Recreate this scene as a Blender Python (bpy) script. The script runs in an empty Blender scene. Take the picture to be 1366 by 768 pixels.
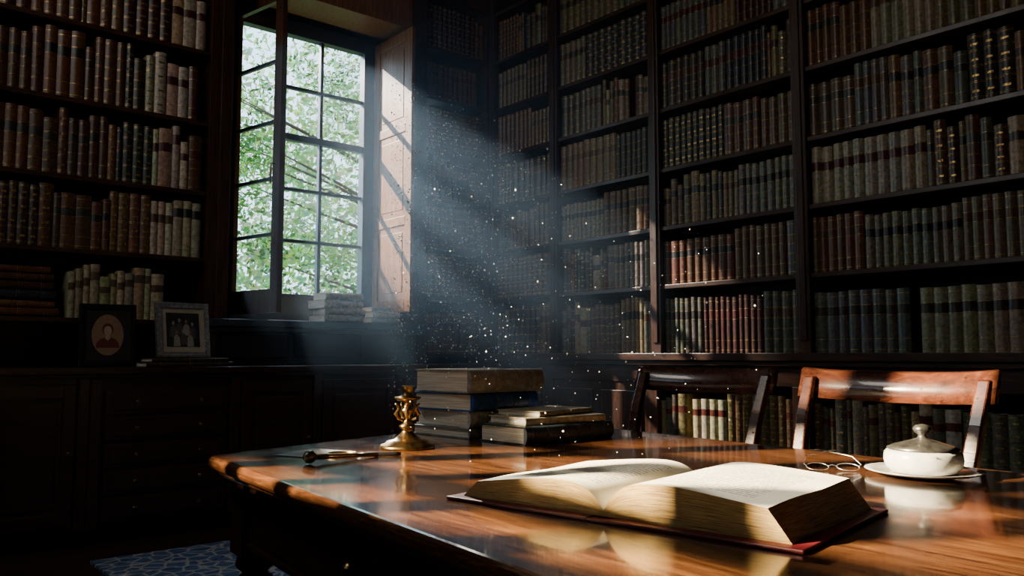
import bpy, math, random
from mathutils import Vector, Matrix
random.seed(7)
R = random.random
def U(a, b): return a + (b - a) * random.random()

# ------------------------------------------------------------------ mesh buffer
class Buf:
    def __init__(s):
        s.v = []; s.f = []; s.m = []; s.c = []; s.s = []; s.uv = []
    def add(s, verts, faces, mat=0, col=(1, 1, 1), smooth=False, uvs=None, M=None):
        o = len(s.v)
        if M is not None:
            verts = [tuple(M @ Vector(p)) for p in verts]
        s.v.extend(verts)
        for i, f in enumerate(faces):
            s.f.append(tuple(o + k for k in f)); s.m.append(mat); s.c.append(col); s.s.append(smooth)
            s.uv.append(uvs[i] if uvs else None)
    def box(s, x0, x1, y0, y1, z0, z1, mat=0, col=(1, 1, 1), M=None):
        if x0 > x1: x0, x1 = x1, x0
        if y0 > y1: y0, y1 = y1, y0
        if z0 > z1: z0, z1 = z1, z0
        v = [(x0,y0,z0),(x1,y0,z0),(x1,y1,z0),(x0,y1,z0),(x0,y0,z1),(x1,y0,z1),(x1,y1,z1),(x0,y1,z1)]
        f = [(0,3,2,1),(4,5,6,7),(0,1,5,4),(1,2,6,5),(2,3,7,6),(3,0,4,7)]
        s.add(v, f, mat, col, False, None, M)
    def lathe(s, prof, c, seg=32, mat=0, col=(1,1,1), M=None, cap=True):
        v = []; f = []
        for r, z in prof:
            for i in range(seg):
                a = 2*math.pi*i/seg
                v.append((c[0]+r*math.cos(a), c[1]+r*math.sin(a), c[2]+z))
        for j in range(len(prof)-1):
            for i in range(seg):
                k = (i+1) % seg
                f.append((j*seg+i, j*seg+k, (j+1)*seg+k, (j+1)*seg+i))
        if cap:
            f.append(tuple(reversed(range(seg))))
            f.append(tuple((len(prof)-1)*seg+i for i in range(seg)))
        s.add(v, f, mat, col, True, None, M)
    def tube(s, pts, rad, seg=8, mat=0, col=(1,1,1), M=None):
        pts = [Vector(p) for p in pts]; v = []; f = []
        n = len(pts)
        for i, p in enumerate(pts):
            t = (pts[min(i+1, n-1)] - pts[max(i-1, 0)]).normalized()
            up = Vector((0,0,1)) if abs(t.z) < .9 else Vector((1,0,0))
            a = t.cross(up).normalized(); b = t.cross(a).normalized()
            r = rad[i] if isinstance(rad, (list, tuple)) else rad
            for k in range(seg):
                an = 2*math.pi*k/seg
                v.append(tuple(p + a*math.cos(an)*r + b*math.sin(an)*r))
        for i in range(n-1):
            for k in range(seg):
                l = (k+1) % seg
                f.append((i*seg+k, i*seg+l, (i+1)*seg+l, (i+1)*seg+k))
        f.append(tuple(reversed(range(seg)))); f.append(tuple((n-1)*seg+k for k in range(seg)))
        s.add(v, f, mat, col, True, None, M)
    def obj(s, name, mats, parent=None, bevel=0):
        me = bpy.data.meshes.new(name)
        me.from_pydata(s.v, [], s.f)
        for m in mats: me.materials.append(m)
        me.polygons.foreach_set('material_index', s.m)
        me.polygons.foreach_set('use_smooth', s.s)
        ca = me.color_attributes.new('Col', 'FLOAT_COLOR', 'CORNER')
        cols = []
        for f, c in zip(s.f, s.c):
            cols.extend((c[0], c[1], c[2], 1.0) * len(f))
        ca.data.foreach_set('color', cols)
        if any(u is not None for u in s.uv):
            ul = me.uv_layers.new(name='UVMap'); d = []
            for f, u in zip(s.f, s.uv):
                if u is None: d.extend([0.0, 0.0]*len(f))
                else:
                    for q in u: d.extend(q)
            ul.data.foreach_set('uv', d)
        me.update()
        ob = bpy.data.objects.new(name, me)
        bpy.context.collection.objects.link(ob)
        if bevel:
            b = ob.modifiers.new('bevel', 'BEVEL'); b.width = bevel; b.segments = 2; b.limit_method = 'ANGLE'; b.angle_limit = math.radians(50)
            b.harden_normals = False
        if parent: ob.parent = parent
        return ob
def empty(name):
    e = bpy.data.objects.new(name, None); bpy.context.collection.objects.link(e); e.empty_display_size = .1
    return e

# ------------------------------------------------------------------ materials
class N:
    def __init__(s, name):
        s.mat = bpy.data.materials.new(name); s.mat.use_nodes = True
        s.nt = s.mat.node_tree; s.b = s.nt.nodes['Principled BSDF']; s.out = s.nt.nodes['Material Output']
    def n(s, t, **k):
        nd = s.nt.nodes.new(t)
        for a, b in k.items(): setattr(nd, a, b)
        return nd
    def l(s, a, b): s.nt.links.new(a, b)
    def coord(s, kind='Object', scale=(1,1,1), rot=(0,0,0)):
        t = s.n('ShaderNodeTexCoord'); m = s.n('ShaderNodeMapping')
        m.inputs['Scale'].default_value = scale; m.inputs['Rotation'].default_value = rot
        s.l(t.outputs[kind], m.inputs['Vector']); return m.outputs[0]
    def noise(s, vec, sc, det=4, rough=.6, dist=0):
        t = s.n('ShaderNodeTexNoise'); t.inputs['Scale'].default_value = sc; t.inputs['Detail'].default_value = det
        t.inputs['Roughness'].default_value = rough; t.inputs['Distortion'].default_value = dist
        s.l(vec, t.inputs['Vector']); return t.outputs['Fac']
    def ramp(s, fac, stops):
        r = s.n('ShaderNodeValToRGB'); e = r.color_ramp.elements
        while len(e) < len(stops): e.new(.5)
        for i, (p, c) in enumerate(stops):
            e[i].position = p; e[i].color = (c[0], c[1], c[2], 1)
        s.l(fac, r.inputs[0]); return r.outputs[0]
    def math(s, op, a, b=None, c=None):
        m = s.n('ShaderNodeMath', operation=op)
        for i, x in enumerate((a, b, c)):
            if x is None: continue
            if isinstance(x, (int, float)): m.inputs[i].default_value = x
            else: s.l(x, m.inputs[i])
        return m.outputs[0]
    def mix(s, fac, a, b, mode='MIX'):
        m = s.n('ShaderNodeMix', data_type='RGBA', blend_type=mode)
        for idx, x in ((0, fac), (6, a), (7, b)):
            if isinstance(x, (int, float)): m.inputs[idx].default_value = x
            elif isinstance(x, tuple): m.inputs[idx].default_value = (x[0], x[1], x[2], 1)
            else: s.l(x, m.inputs[idx])
        return m.outputs[2]
    def bump(s, h, st=.2, dist=.01):
        b = s.n('ShaderNodeBump'); b.inputs['Strength'].default_value = st; b.inputs['Distance'].default_value = dist
        s.l(h, b.inputs['Height']); s.l(b.outputs[0], s.b.inputs['Normal'])
    def set(s, rough=None, metal=None, spec=None, coat=None):
        if rough is not None: s.b.inputs['Roughness'].default_value = rough
        if metal is not None: s.b.inputs['Metallic'].default_value = metal
        if spec is not None: s.b.inputs['Specular IOR Level'].default_value = spec
        if coat is not None:
            s.b.inputs['Coat Weight'].default_value = coat; s.b.inputs['Coat Roughness'].default_value = .05

def wood(name, dark, mid, lite, scale, rough=.35, sc=6, bump=.08, coat=None, rot=(0,0,0)):
    w = N(name); v = w.coord('Object', scale, rot)
    g = w.noise(v, sc, 8, .65, .6)
    c = w.ramp(g, [(.3, dark), (.52, mid), (.72, lite)])
    w.l(c, w.b.inputs['Base Color'])
    big = w.noise(w.coord('Object'), 9, 3)
    rr = w.math('MULTIPLY_ADD', big, .25, rough - .12); w.l(rr, w.b.inputs['Roughness'])
    w.bump(g, bump, .004); w.set(coat=coat)
    return w.mat
D1, D2, D3 = (.014,.005,.002), (.045,.016,.007), (.09,.034,.014)
M_woodV = wood('mahogany_upright', D1, D2, D3, (9, 9, .8), .36)
M_woodX = wood('mahogany_rail_x', D1, D2, D3, (.8, 9, 9), .36)
M_woodY = wood('mahogany_rail_y', D1, D2, D3, (9, .8, 9), .36)
M_dark = wood('dark_panelling', (.004,.003,.003), (.012,.007,.005), (.024,.012,.008), (7, 7, .8), .45)
M_cab = wood('cabinet_mahogany', (.012,.004,.003), (.036,.011,.006), (.065,.02,.01), (.8, 8, 8), .34)
M_shutter = wood('varnished_shutter', (.09,.033,.012), (.22,.09,.034), (.36,.16,.065), (10, 10, .7), .4)
M_leafwood = wood('casement_wood', (.03,.012,.006), (.09,.036,.015), (.16,.065,.028), (10, 10, .7), .4)
M_chair = wood('chair_walnut', (.020,.006,.003), (.060,.017,.008), (.12,.036,.014), (7, 2, 7), .25, coat=.5)

# table top: planks running along the table
w = N('table_mahogany')
v = w.coord('Object', (14, 1.1, 14), (0, 0, math.radians(5.4)))
g = w.noise(v, 4.5, 9, .7, .9)
fine = w.noise(w.coord('Object', (120, 6, 60), (0,0,math.radians(5.4))), 3, 4)
c = w.ramp(g, [(.28, (.018,.006,.003)), (.46, (.085,.030,.010)), (.62, (.19,.075,.025)), (.8, (.33,.150,.052))])
c = w.mix(w.math('MULTIPLY', fine, .65), c, (.018,.006,.003))
vv = w.coord('Object', (1,1,1), (0, 0, math.radians(5.4)))
sx = w.n('ShaderNodeSeparateXYZ'); w.l(vv, sx.inputs[0])
fr = w.math('FRACT', w.math('MULTIPLY', sx.outputs[0], 4.6))
seam = w.math('LESS_THAN', fr, .014)
c = w.mix(w.math('MULTIPLY', seam, .8), c, (.008,.003,.002))
w.l(c, w.b.inputs['Base Color'])
scr = w.noise(w.coord('Object'), 14, 5, .7)
w.l(w.math('MULTIPLY_ADD', scr, .22, .03), w.b.inputs['Roughness'])
h = w.math('SUBTRACT', w.math('ADD', w.math('MULTIPLY', g, .35), w.math('MULTIPLY', scr, .25)), seam)
w.bump(h, .13, .003); w.set(coat=.5)
M_table = w.mat

w = N('book_leather')
a = w.n('ShaderNodeAttribute', attribute_name='Col')
nz = w.noise(w.coord('Object'), 45, 6, .7)
k = w.ramp(nz, [(.28, (.3,.3,.3)), (.7, (1.35,1.3,1.2))])
w.l(w.mix(1.0, a.outputs['Color'], k, 'MULTIPLY'), w.b.inputs['Base Color'])
w.l(w.math('MULTIPLY_ADD', nz, .35, .22), w.b.inputs['Roughness'])
w.bump(nz, .3, .002)
M_leather = w.mat
w = N('gilt'); nz = w.noise(w.coord('Object'), 90, 3)
w.l(w.ramp(nz, [(.38, (.10,.055,.02)), (.65, (.85,.55,.18))]), w.b.inputs['Base Color']); w.set(.42, .85)
M_gilt = w.mat
w = N('page_block'); nz = w.noise(w.coord('Object', (3, 3, 420)), 2.0, 3)
w.l(w.ramp(nz, [(.35, (.38,.33,.25)), (.6, (.74,.69,.58))]), w.b.inputs['Base Color']); w.set(.85)
M_pages = w.mat
w = N('brass'); nz = w.noise(w.coord('Object'), 40, 4)
w.l(w.ramp(nz, [(.3, (.14,.08,.03)), (.7, (.50,.33,.13))]), w.b.inputs['Base Color']); w.set(.3, 1.0)
M_brass = w.mat
w = N('silver_metal'); nz = w.noise(w.coord('Object'), 60, 3)
w.l(w.ramp(nz, [(.3, (.3,.3,.3)), (.7, (.7,.7,.68))]), w.b.inputs['Base Color']); w.set(.3, .9)
M_silver = w.mat
w = N('pewter_lid'); nz = w.noise(w.coord('Object'), 50, 3)
w.l(w.ramp(nz, [(.3, (.05,.05,.045)), (.7, (.16,.15,.13))]), w.b.inputs['Base Color']); w.set(.3, .8)
M_pewter = w.mat
w = N('glazed_ceramic'); nz = w.noise(w.coord('Object'), 30, 3)
w.l(w.ramp(nz, [(.3, (.38,.37,.33)), (.7, (.54,.52,.47))]), w.b.inputs['Base Color']); w.set(.15, coat=.4)
M_ceramic = w.mat
def flat(name, col, rough=.5, metal=0, var=.15):
    w = N(name); nz = w.noise(w.coord('Object'), 20, 4)
    w.l(w.ramp(nz, [(.3, tuple(x*(1-var) for x in col)), (.7, tuple(x*(1+var) for x in col))]), w.b.inputs['Base Color'])
    w.set(rough, metal); return w.mat
M_frameblue = flat('window_paint', (.035,.05,.07), .4)
M_dado = flat('dado_paint', (.010,.013,.022), .45)
M_plaster = flat('aged_plaster', (.05,.04,.032), .8)
M_ceil = flat('ceiling_plaster', (.09,.07,.055), .9)
M_black = flat('black_lacquer', (.01,.009,.008), .3)
M_mat = flat('picture_mount', (.42,.36,.27), .8)
M_photo = flat('photo_dark', (.025,.023,.022), .35)
M_photolite = flat('photo_light', (.32,.29,.25), .5)
M_sepia = flat('portrait_sepia', (.26,.15,.09), .5)
M_crimson = flat('portrait_crimson', (.12,.02,.012), .5)
M_red = flat('red_cloth_cover', (.10,.004,.008), .45)
M_dust = flat('dust', (.9,.9,.88), .9)
M_bark = flat('bark', (.08,.05,.03), .9)
M_lawn = flat('grass', (.06,.12,.02), .9)
# glass : thin pane, mostly transparent with a faint reflection
w = N('window_glass'); tr = w.n('ShaderNodeBsdfTransparent'); gl = w.n('ShaderNodeBsdfGlossy'); gl.inputs['Roughness'].default_value = .02
mx = w.n('ShaderNodeMixShader')
tr.inputs['Color'].default_value = (.95,.98,1,1); mx.inputs[0].default_value = .05
w.l(tr.outputs[0], mx.inputs[1]); w.l(gl.outputs[0], mx.inputs[2]); w.l(mx.outputs[0], w.out.inputs[0])
M_glass = w.mat
# leaves
w = N('leaf'); a = w.n('ShaderNodeAttribute', attribute_name='Col')
df = w.n('ShaderNodeBsdfDiffuse'); tl = w.n('ShaderNodeBsdfTranslucent'); ad = w.n('ShaderNodeMixShader'); ad.inputs[0].default_value = .6
w.l(a.outputs['Color'], df.inputs[0]); w.l(a.outputs['Color'], tl.inputs[0]); w.l(df.outputs[0], ad.inputs[1]); w.l(tl.outputs[0], ad.inputs[2]); w.l(ad.outputs[0], w.out.inputs[0])
M_leaf = w.mat
# page with print
w = N('printed_page')
t = w.n('ShaderNodeTexCoord'); sp = w.n('ShaderNodeSeparateXYZ'); w.l(t.outputs['UV'], sp.inputs[0])
u_, v_ = sp.outputs[0], sp.outputs[1]
rows = w.math('MULTIPLY', v_, 28); fr = w.math('FRACT', rows); idx = w.math('FLOOR', rows)
inrow = w.math('MULTIPLY', w.math('GREATER_THAN', fr, .35), w.math('LESS_THAN', fr, .78))
cb = w.n('ShaderNodeCombineXYZ'); w.l(w.math('MULTIPLY', u_, 55), cb.inputs[0]); w.l(w.math('MULTIPLY', idx, 7.31), cb.inputs[1])
nz = w.noise(cb.outputs[0], 1.0, 3, .7)
word = w.math('GREATER_THAN', nz, .45)
mg = w.math('MULTIPLY', w.math('GREATER_THAN', u_, .16), w.math('LESS_THAN', u_, .86))
mg2 = w.math('MULTIPLY', w.math('GREATER_THAN', v_, .12), w.math('LESS_THAN', v_, .86))
ink = w.math('MULTIPLY', w.math('MULTIPLY', inrow, word), w.math('MULTIPLY', mg, mg2))
pap = w.ramp(w.noise(w.coord('Object'), 12, 4), [(.3, (.68,.61,.46)), (.7, (.78,.72,.57))])
w.l(w.mix(w.math('MULTIPLY', ink, .7), pap, (.12,.09,.07)), w.b.inputs['Base Color']); w.set(.8)
M_print = w.mat
w = N('gilded_page_edges')
t = w.n('ShaderNodeTexCoord'); mp = w.n('ShaderNodeMapping'); mp.inputs['Scale'].default_value = (1.2, 26, 1); w.l(t.outputs['UV'], mp.inputs[0])
nz = w.noise(mp.outputs[0], 1.6, 5, .75)
w.l(w.ramp(nz, [(.38, (.10,.05,.012)), (.5, (.44,.27,.07)), (.64, (.72,.50,.18))]), w.b.inputs['Base Color']); w.set(.6); w.bump(nz, 1.0, .004)
M_edges = w.mat
# floor and rug
w = N('floor_boards'); bt = w.n('ShaderNodeTexBrick'); bt.inputs['Scale'].default_value = 1.0
bt.inputs['Brick Width'].default_value = 1.6; bt.inputs['Row Height'].default_value = .14; bt.inputs['Mortar Size'].default_value = .003
bt.inputs['Color1'].default_value = (.03,.014,.008,1); bt.inputs['Color2'].default_value = (.05,.024,.013,1); bt.inputs['Mortar'].default_value = (.004,.003,.002,1)
w.l(w.coord('Object'), bt.inputs['Vector'])
gn = w.noise(w.coord('Object', (1, 12, 1)), 6, 6)
w.l(w.mix(.6, bt.outputs[0], w.ramp(gn, [(.3,(.3,.3,.3)),(.7,(1.2,1.2,1.2))]), 'MULTIPLY'), w.b.inputs['Base Color']); w.set(.4)
M_floor = w.mat
w = N('patterned_rug')
vo = w.n('ShaderNodeTexVoronoi', feature='DISTANCE_TO_EDGE'); vo.inputs['Scale'].default_value = 11
w.l(w.coord('Object', (1,1,1)), vo.inputs['Vector'])
vo2 = w.n('ShaderNodeTexVoronoi', feature='F1'); vo2.inputs['Scale'].default_value = 26; w.l(w.coord('Object'), vo2.inputs['Vector'])
wv = w.n('ShaderNodeTexWave', wave_type='RINGS'); wv.inputs['Scale'].default_value = 5; wv.inputs['Distortion'].default_value = 12; w.l(w.coord('Object'), wv.inputs['Vector'])
c1 = w.ramp(vo.outputs['Distance'], [(.04, (.60,.54,.42)), (.09, (.02,.08,.22)), (.3, (.015,.05,.15))])
c2 = w.ramp(wv.outputs['Fac'], [(.4, (.015,.05,.15)), (.55, (.56,.52,.42)), (.7, (.04,.15,.33))])
c3 = w.mix(.5, c1, c2); c4 = w.ramp(vo2.outputs['Distance'], [(.12,(.6,.3,.2)),(.2,(1,1,1))])
w.l(w.mix(.8, c3, c4, 'MULTIPLY'), w.b.inputs['Base Color']); w.set(.95)
M_rug = w.mat

# ------------------------------------------------------------------ room shell
YB = 5.6
b = Buf(); b.box(-2.6, 4.75, -2.6, 6.0, -.1, 0); b.obj('floor', [M_floor])
b = Buf(); b.box(-2.6, 4.75, -2.6, 6.0, 4.4, 4.5); b.obj('ceiling', [M_ceil])
b = Buf()
b.box(-2.6, 2.12, YB, 5.9, 0, 4.4); b.box(3.45, 4.75, YB, 5.9, 0, 4.4)
b.box(2.12, 3.45, YB, 5.9, 0, 1.25); b.box(2.12, 3.45, YB, 5.9, 3.55, 4.4)
b.obj('wall_back', [M_plaster])
b = Buf(); b.box(4.6, 4.75, -2.6, YB, 0, 4.4); b.obj('wall_right', [M_plaster])
# left wall gets an added, unseen opening that shapes the table spot
GOBO = (2.30, 3.85, 2.435, 3.50)
b = Buf(); b.box(-2.6, -2.45, -2.6, GOBO[0], 0, 4.4); b.box(-2.6, -2.45, GOBO[1], YB, 0, 4.4)
b.box(-2.6, -2.45, GOBO[0], GOBO[1], 0, GOBO[2]); b.box(-2.6, -2.45, GOBO[0], GOBO[1], GOBO[3], 4.4); b.obj('wall_left', [M_plaster])
b = Buf(); b.box(-2.45, 4.6, -2.6, -2.45, 0, 4.4); b.obj('wall_front', [M_plaster])
b = Buf(); b.box(1.10, 2.9, 2.3, 4.50, 0.0, .012); b.obj('patterned_rug', [M_rug])

gobo = empty('light_gobo'); b = Buf()  # unseen gobo, its bars added to stripe the light on the table
b.box(-2.58, -2.44, GOBO[0]-.01, GOBO[0]+.06, GOBO[2], GOBO[3]); b.box(-2.58, -2.44, GOBO[1]-.06, GOBO[1]+.01, GOBO[2], GOBO[3])
b.box(-2.58, -2.44, GOBO[0], GOBO[1], GOBO[2]-.01, GOBO[2]+.05); b.box(-2.58, -2.44, GOBO[0], GOBO[1], GOBO[3]-.06, GOBO[3]+.01)
for i in range(1, 9): yy = GOBO[0]+(GOBO[1]-GOBO[0])*i/9; wd_ = .042 if i % 3 else .028; b.box(-2.55, -2.51, yy-wd_/2, yy+wd_/2, GOBO[2], GOBO[3])
for i in range(1, 7): zz = GOBO[2]+(GOBO[3]-GOBO[2])*i/7; b.box(-2.55, -2.51, GOBO[0], GOBO[1], zz-.012, zz+.012)
b.obj('gobo_bars', [M_frameblue], gobo)

# window reveal lining, casing, dado below the sill
b = Buf()
b.box(1.97, 2.045, 5.27, YB, 1.25, 4.0, 0); b.box(3.45, 3.53, 5.27, YB, 1.25, 4.0, 0)
b.obj('trim_1', [M_woodV], bevel=.004)
b = Buf(); b.box(2.045, 3.45, 5.27, 5.9, 3.55, 3.62, 0); b.box(2.045, 3.45, 5.27, YB, 3.62, 4.0, 0)
b.obj('trim_2', [M_shutter], bevel=.004)
b = Buf(); b.box(1.97, 3.53, 5.30, YB, .95, 1.20, 0)
for i in range(3): b.box(2.02+i*.51, 2.47+i*.51, 5.285, 5.30, 1.0, 1.16, 0)
b.obj('trim_3', [M_dado], bevel=.004)

# ------------------------------------------------------------------ window
win = empty('window_1')
b = Buf()
y0, y1 = 5.71, 5.79
b.box(2.12, 2.25, y0, y1, 1.25, 3.55); b.box(3.287, 3.45, y0, y1, 1.25, 3.55)
b.box(2.25, 3.287, y0, y1, 3.44, 3.55); b.box(2.25, 3.287, y0, y1, 1.25, 1.47)
b.box(2.575, 2.625, y0, y1, 1.47, 3.44)
b.box(2.60, 3.287, y0+.01, y1-.01, 2.63, 2.68)
b.obj('frame', [M_frameblue], win, bevel=.004)
b = Buf(); b.box(2.912, 2.938, y0+.02, y1-.02, 1.47, 3.44)
for z in (1.87, 2.26, 3.04): b.box(2.625, 3.287, y0+.02, y1-.02, z-.012, z+.012)
b.obj('glazing_bars', [M_frameblue], win, bevel=.003)
b = Buf(); b.add([(2.625,5.75,1.47),(3.287,5.75,1.47),(3.287,5.75,3.44),(2.625,5.75,3.44)], [(0,1,2,3)]); b.obj('glass_panes', [M_glass], win)
b = Buf(); b.box(1.93, 3.57, 5.19, 5.71, 1.20, 1.25); b.box(1.95, 3.55, 5.215, 5.30, 1.17, 1.20)
b.obj('sill', [M_frameblue], win, bevel=.006)
# open casement leaf
hx, hy = 2.235, 5.70; ex, ey = 2.345, 5.15
L = math.hypot(ex-hx, ey-hy)
Mc = Matrix.Translation((hx, hy, 0)) @ Matrix.Rotation(math.atan2(ey-hy, ex-hx), 4, 'Z')
b = Buf()
b.box(0, .04, -.018, .018, 1.30, 3.53, 0, M=Mc); b.box(L-.08, L, -.018, .018, 1.30, 3.53, 0, M=Mc)
b.box(.04, L-.08, -.018, .018, 1.30, 1.46, 0, M=Mc); b.box(.04, L-.08, -.018, .018, 3.44, 3.53, 0, M=Mc)
for z in (1.83, 2.21, 2.60, 3.02): b.box(.04, L-.08, -.012, .012, z-.012, z+.012, 1, M=Mc)
b.add([(.04,0,1.46),(L-.08,0,1.46),(L-.08,0,3.44),(.04,0,3.44)], [(0,1,2,3)], 2, M=Mc)
for z in (1.5, 2.4, 3.3): b.lathe([(.012, -.04), (.012, .04)], (0, 0, z), 10, 3, M=Mc)
b.tube([(L-.05,-.018,2.3),(L-.05,-.05,2.3),(L-.05,-.055,2.22),(L-.05,-.05,2.16)], .008, 8, 3, M=Mc)
b.obj('casement_leaf', [M_leafwood, M_frameblue, M_glass, M_brass], win, bevel=.003)
# wooden shutter folded back on the right reveal
b = Buf()
xs0, xs1 = 3.372, 3.402
b.box(xs0+.008, xs1-.008, 5.15, 5.70, 1.34, 3.52, 0)
for (a0, a1) in ((5.15, 5.23), (5.62, 5.70)): b.box(xs0, xs1, a0, a1, 1.34, 3.52, 0)
for (a0, a1) in ((1.34, 1.44), (2.0, 2.07), (2.72, 2.79), (3.43, 3.52)): b.box(xs0, xs1, 5.23, 5.62, a0, a1, 0)
for (a0, a1) in ((1.49, 1.95), (2.12, 2.67), (2.84, 3.38)): b.box(xs0+.004, xs1-.004, 5.27, 5.58, a0, a1, 0)
for z in (1.6, 3.2): b.lathe([(.011, -.04), (.011, .04)], (3.387, 5.705, z), 10, 1)
b.obj('window_shutter', [M_shutter, M_brass], bevel=.004)

# ------------------------------------------------------------------ shelved books
BROWN=[(.13,.05,.018),(.09,.032,.012),(.16,.072,.026),(.07,.027,.012),(.11,.038,.014)]
CREAM=[(.42,.35,.23),(.50,.43,.31),(.34,.28,.18)]
MUTED=[(.14,.11,.06),(.15,.135,.10),(.10,.095,.065),(.18,.13,.065),(.13,.08,.035),(.12,.12,.105),(.07,.07,.055),(.11,.058,.024),(.12,.06,.026),(.10,.10,.095)]
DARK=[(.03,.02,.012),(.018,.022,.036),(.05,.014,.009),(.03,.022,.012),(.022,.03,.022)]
def shelf_book(buf, O, e1, w_, D, H, col, style, lean=0.0, label=None):
    seg = 4; bulge = min(.30*w_, .016)
    rows = []
    dk = tuple(x*.5 for x in col)
    lab = label or dk
    if style == 0:      # raised bands, thin gilt
        z = 0.0
        for f in (.05, .22, .39, .56, .73, .93):
            c = lab if abs(f-.73) < .01 else col
            rows.append((z, f-.004, 0, 0, c))
            rows.append((f-.005, f, .0004, 1, col)); rows.append((f, f+.012, .003, 0, col)); rows.append((f+.012, f+.018, .0004, 1, col))
            z = f+.018
        rows.append((z, 1, 0, 0, col))
    elif style == 1:    # flat gilt fillets and label
        z = 0.0
        for f, hh, m, c in ((.05,.008,1,col),(.22,.007,1,col),(.60,.006,1,col),(.606,.15,0,lab),(.756,.007,1,col),(.92,.008,1,col)):
            if f > z: rows.append((z, f, 0, 0, col))
            rows.append((f, f+hh, .0003, m, c)); z = f+hh
        rows.append((z, 1, 0, 0, col))
    elif style == 2:    # plain cloth with a paper label
        rows += [(0,.12,0,0,col),(.12,.13,.0003,0,dk),(.13,.7,0,0,col),(.7,.86,.0003,0,lab),(.86,1,0,0,col)]
    else:               # heavily gilt panels
        z = 0.0
        for f in (.04,.27,.5,.73,.93):
            rows.append((z, f, 0, 0, col)); rows.append((f, f+.008, .0004, 1, col)); rows.append((f+.008, f+.02, .003, 0, col)); rows.append((f+.02, f+.028, .0004, 1, col))
            if f < .9:
                rows.append((f+.028, f+.09, 0, 0, col)); rows.append((f+.09, f+.122, .0004, 1, col)); z = f+.122
            else: z = f+.028
        rows.append((z, 1, 0, 0, col))
    ox, oy, oz = O; ax, ay = e1; bx, by = (ay, -ax)
    def P(x, y, z):
        x += lean*z
        return (ox+ax*x+bx*y, oy+ay*x+by*y, oz+z)
    for (f0, f1, off, mat, c) in rows:
        if f1 - f0 <= 0: continue
        v = []
        for f in (f0, f1):
            for j in range(seg+1):
                s_ = math.sin(math.pi*j/seg)
                v.append(P(w_*j/seg, bulge*max(s_, 0)**.7 + off*(s_>0.01), f*H))
        if mat == 1 and f1-f0 > .025:   # central ornament only
            buf.add(v, [(j, j+1, seg+2+j, seg+1+j) for j in (0, 3)], 0, c, True)
            buf.add(v, [(j, j+1, seg+2+j, seg+1+j) for j in (1, 2)], 1, c, True)
        else:
            buf.add(v, [(j, j+1, seg+2+j, seg+1+j) for j in range(seg)], mat, c, True)
    v = [P(w_*j/seg, bulge*max(math.sin(math.pi*j/seg), 0)**.7, H) for j in range(seg+1)]
    buf.add(v, [tuple(range(seg+1))], 0, dk)
    buf.add([P(0,0,0),P(0,-D,0),P(0,-D,H),P(0,0,H),P(w_,0,0),P(w_,-D,0),P(w_,-D,H),P(w_,0,H)], [(1,0,3,2),(4,5,6,7)], 0, col)
    buf.add([P(.003,0,H-.005),P(w_-.003,0,H-.005),P(w_-.003,-D+.004,H-.005),P(.003,-D+.004,H-.005)], [(0,1,2,3)], 2, (1,1,1))
def fill_row(buf, O, e1, length, gap, pal, D=.2, full=.97, wr=(.042, .07), nr=(3, 11)):
    x = .006
    while x < length - .02:
        col, styles, lab = pal(x/length)
        n = random.randint(*nr); hs = U(.76, .93)*gap; wd = U(*wr); st = random.choice(styles)
        off = U(-.012, .006)
        same = R() < .7
        for i in range(n):
            ww = wd*U(.85, 1.15) if same else U(wr[0]*.7, wr[1]*1.1)
            hh = hs*U(.975, 1.01) if same else U(.70, .94)*gap
            cc = tuple(q*U(.8, 1.16) for q in (col if same else pal(x/length)[0]))
            if x + ww > length - .004: x = length; break
            ln = 0 if R() < .93 else U(-.012, .012)
            shelf_book(buf, (O[0]+e1[0]*x+e1[1]*off, O[1]+e1[1]*x-e1[0]*off, O[2]), e1, ww-.0012, D, hh, cc, st if same else random.choice(styles), ln, lab)
            x += ww
        if R() > full: x += U(.02, .06)
LABS = [(.07,.012,.008),(.015,.012,.010),(.03,.025,.015),(.10,.045,.015)]
def pal_right(t):
    r = R()
    if r < .54: c = random.choice(MUTED); s = [0,1,0,1]
    elif r < .82: c = random.choice(BROWN); s = [0,1,3]
    elif r < .89: c = tuple(x*.6 for x in random.choice(CREAM)); s = [1,2,0]
    else: c = random.choice(DARK); s = [0,3,1]
    return c, s, random.choice(LABS)
def pal_left(t):
    if t < .55: c = random.choice(BROWN); s = [0,1,0,3]
    elif t < .66 : c = random.choice(DARK); s = [3,0]
    elif t < .90: c = random.choice(CREAM if R() < .85 else BROWN); s = [1,2,1]
    else: c = random.choice(BROWN+DARK); s = [1,0]
    return c, s, random.choice(LABS)
def pal_gilt(t):
    if t < .30: return random.choice([(.05,.02,.01),(.09,.035,.012)]), [3], (.04,.02,.01)
    return pal_left(t)
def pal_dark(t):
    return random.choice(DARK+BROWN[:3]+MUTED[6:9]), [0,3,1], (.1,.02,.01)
BM = [M_leather, M_gilt, M_pages]

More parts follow.
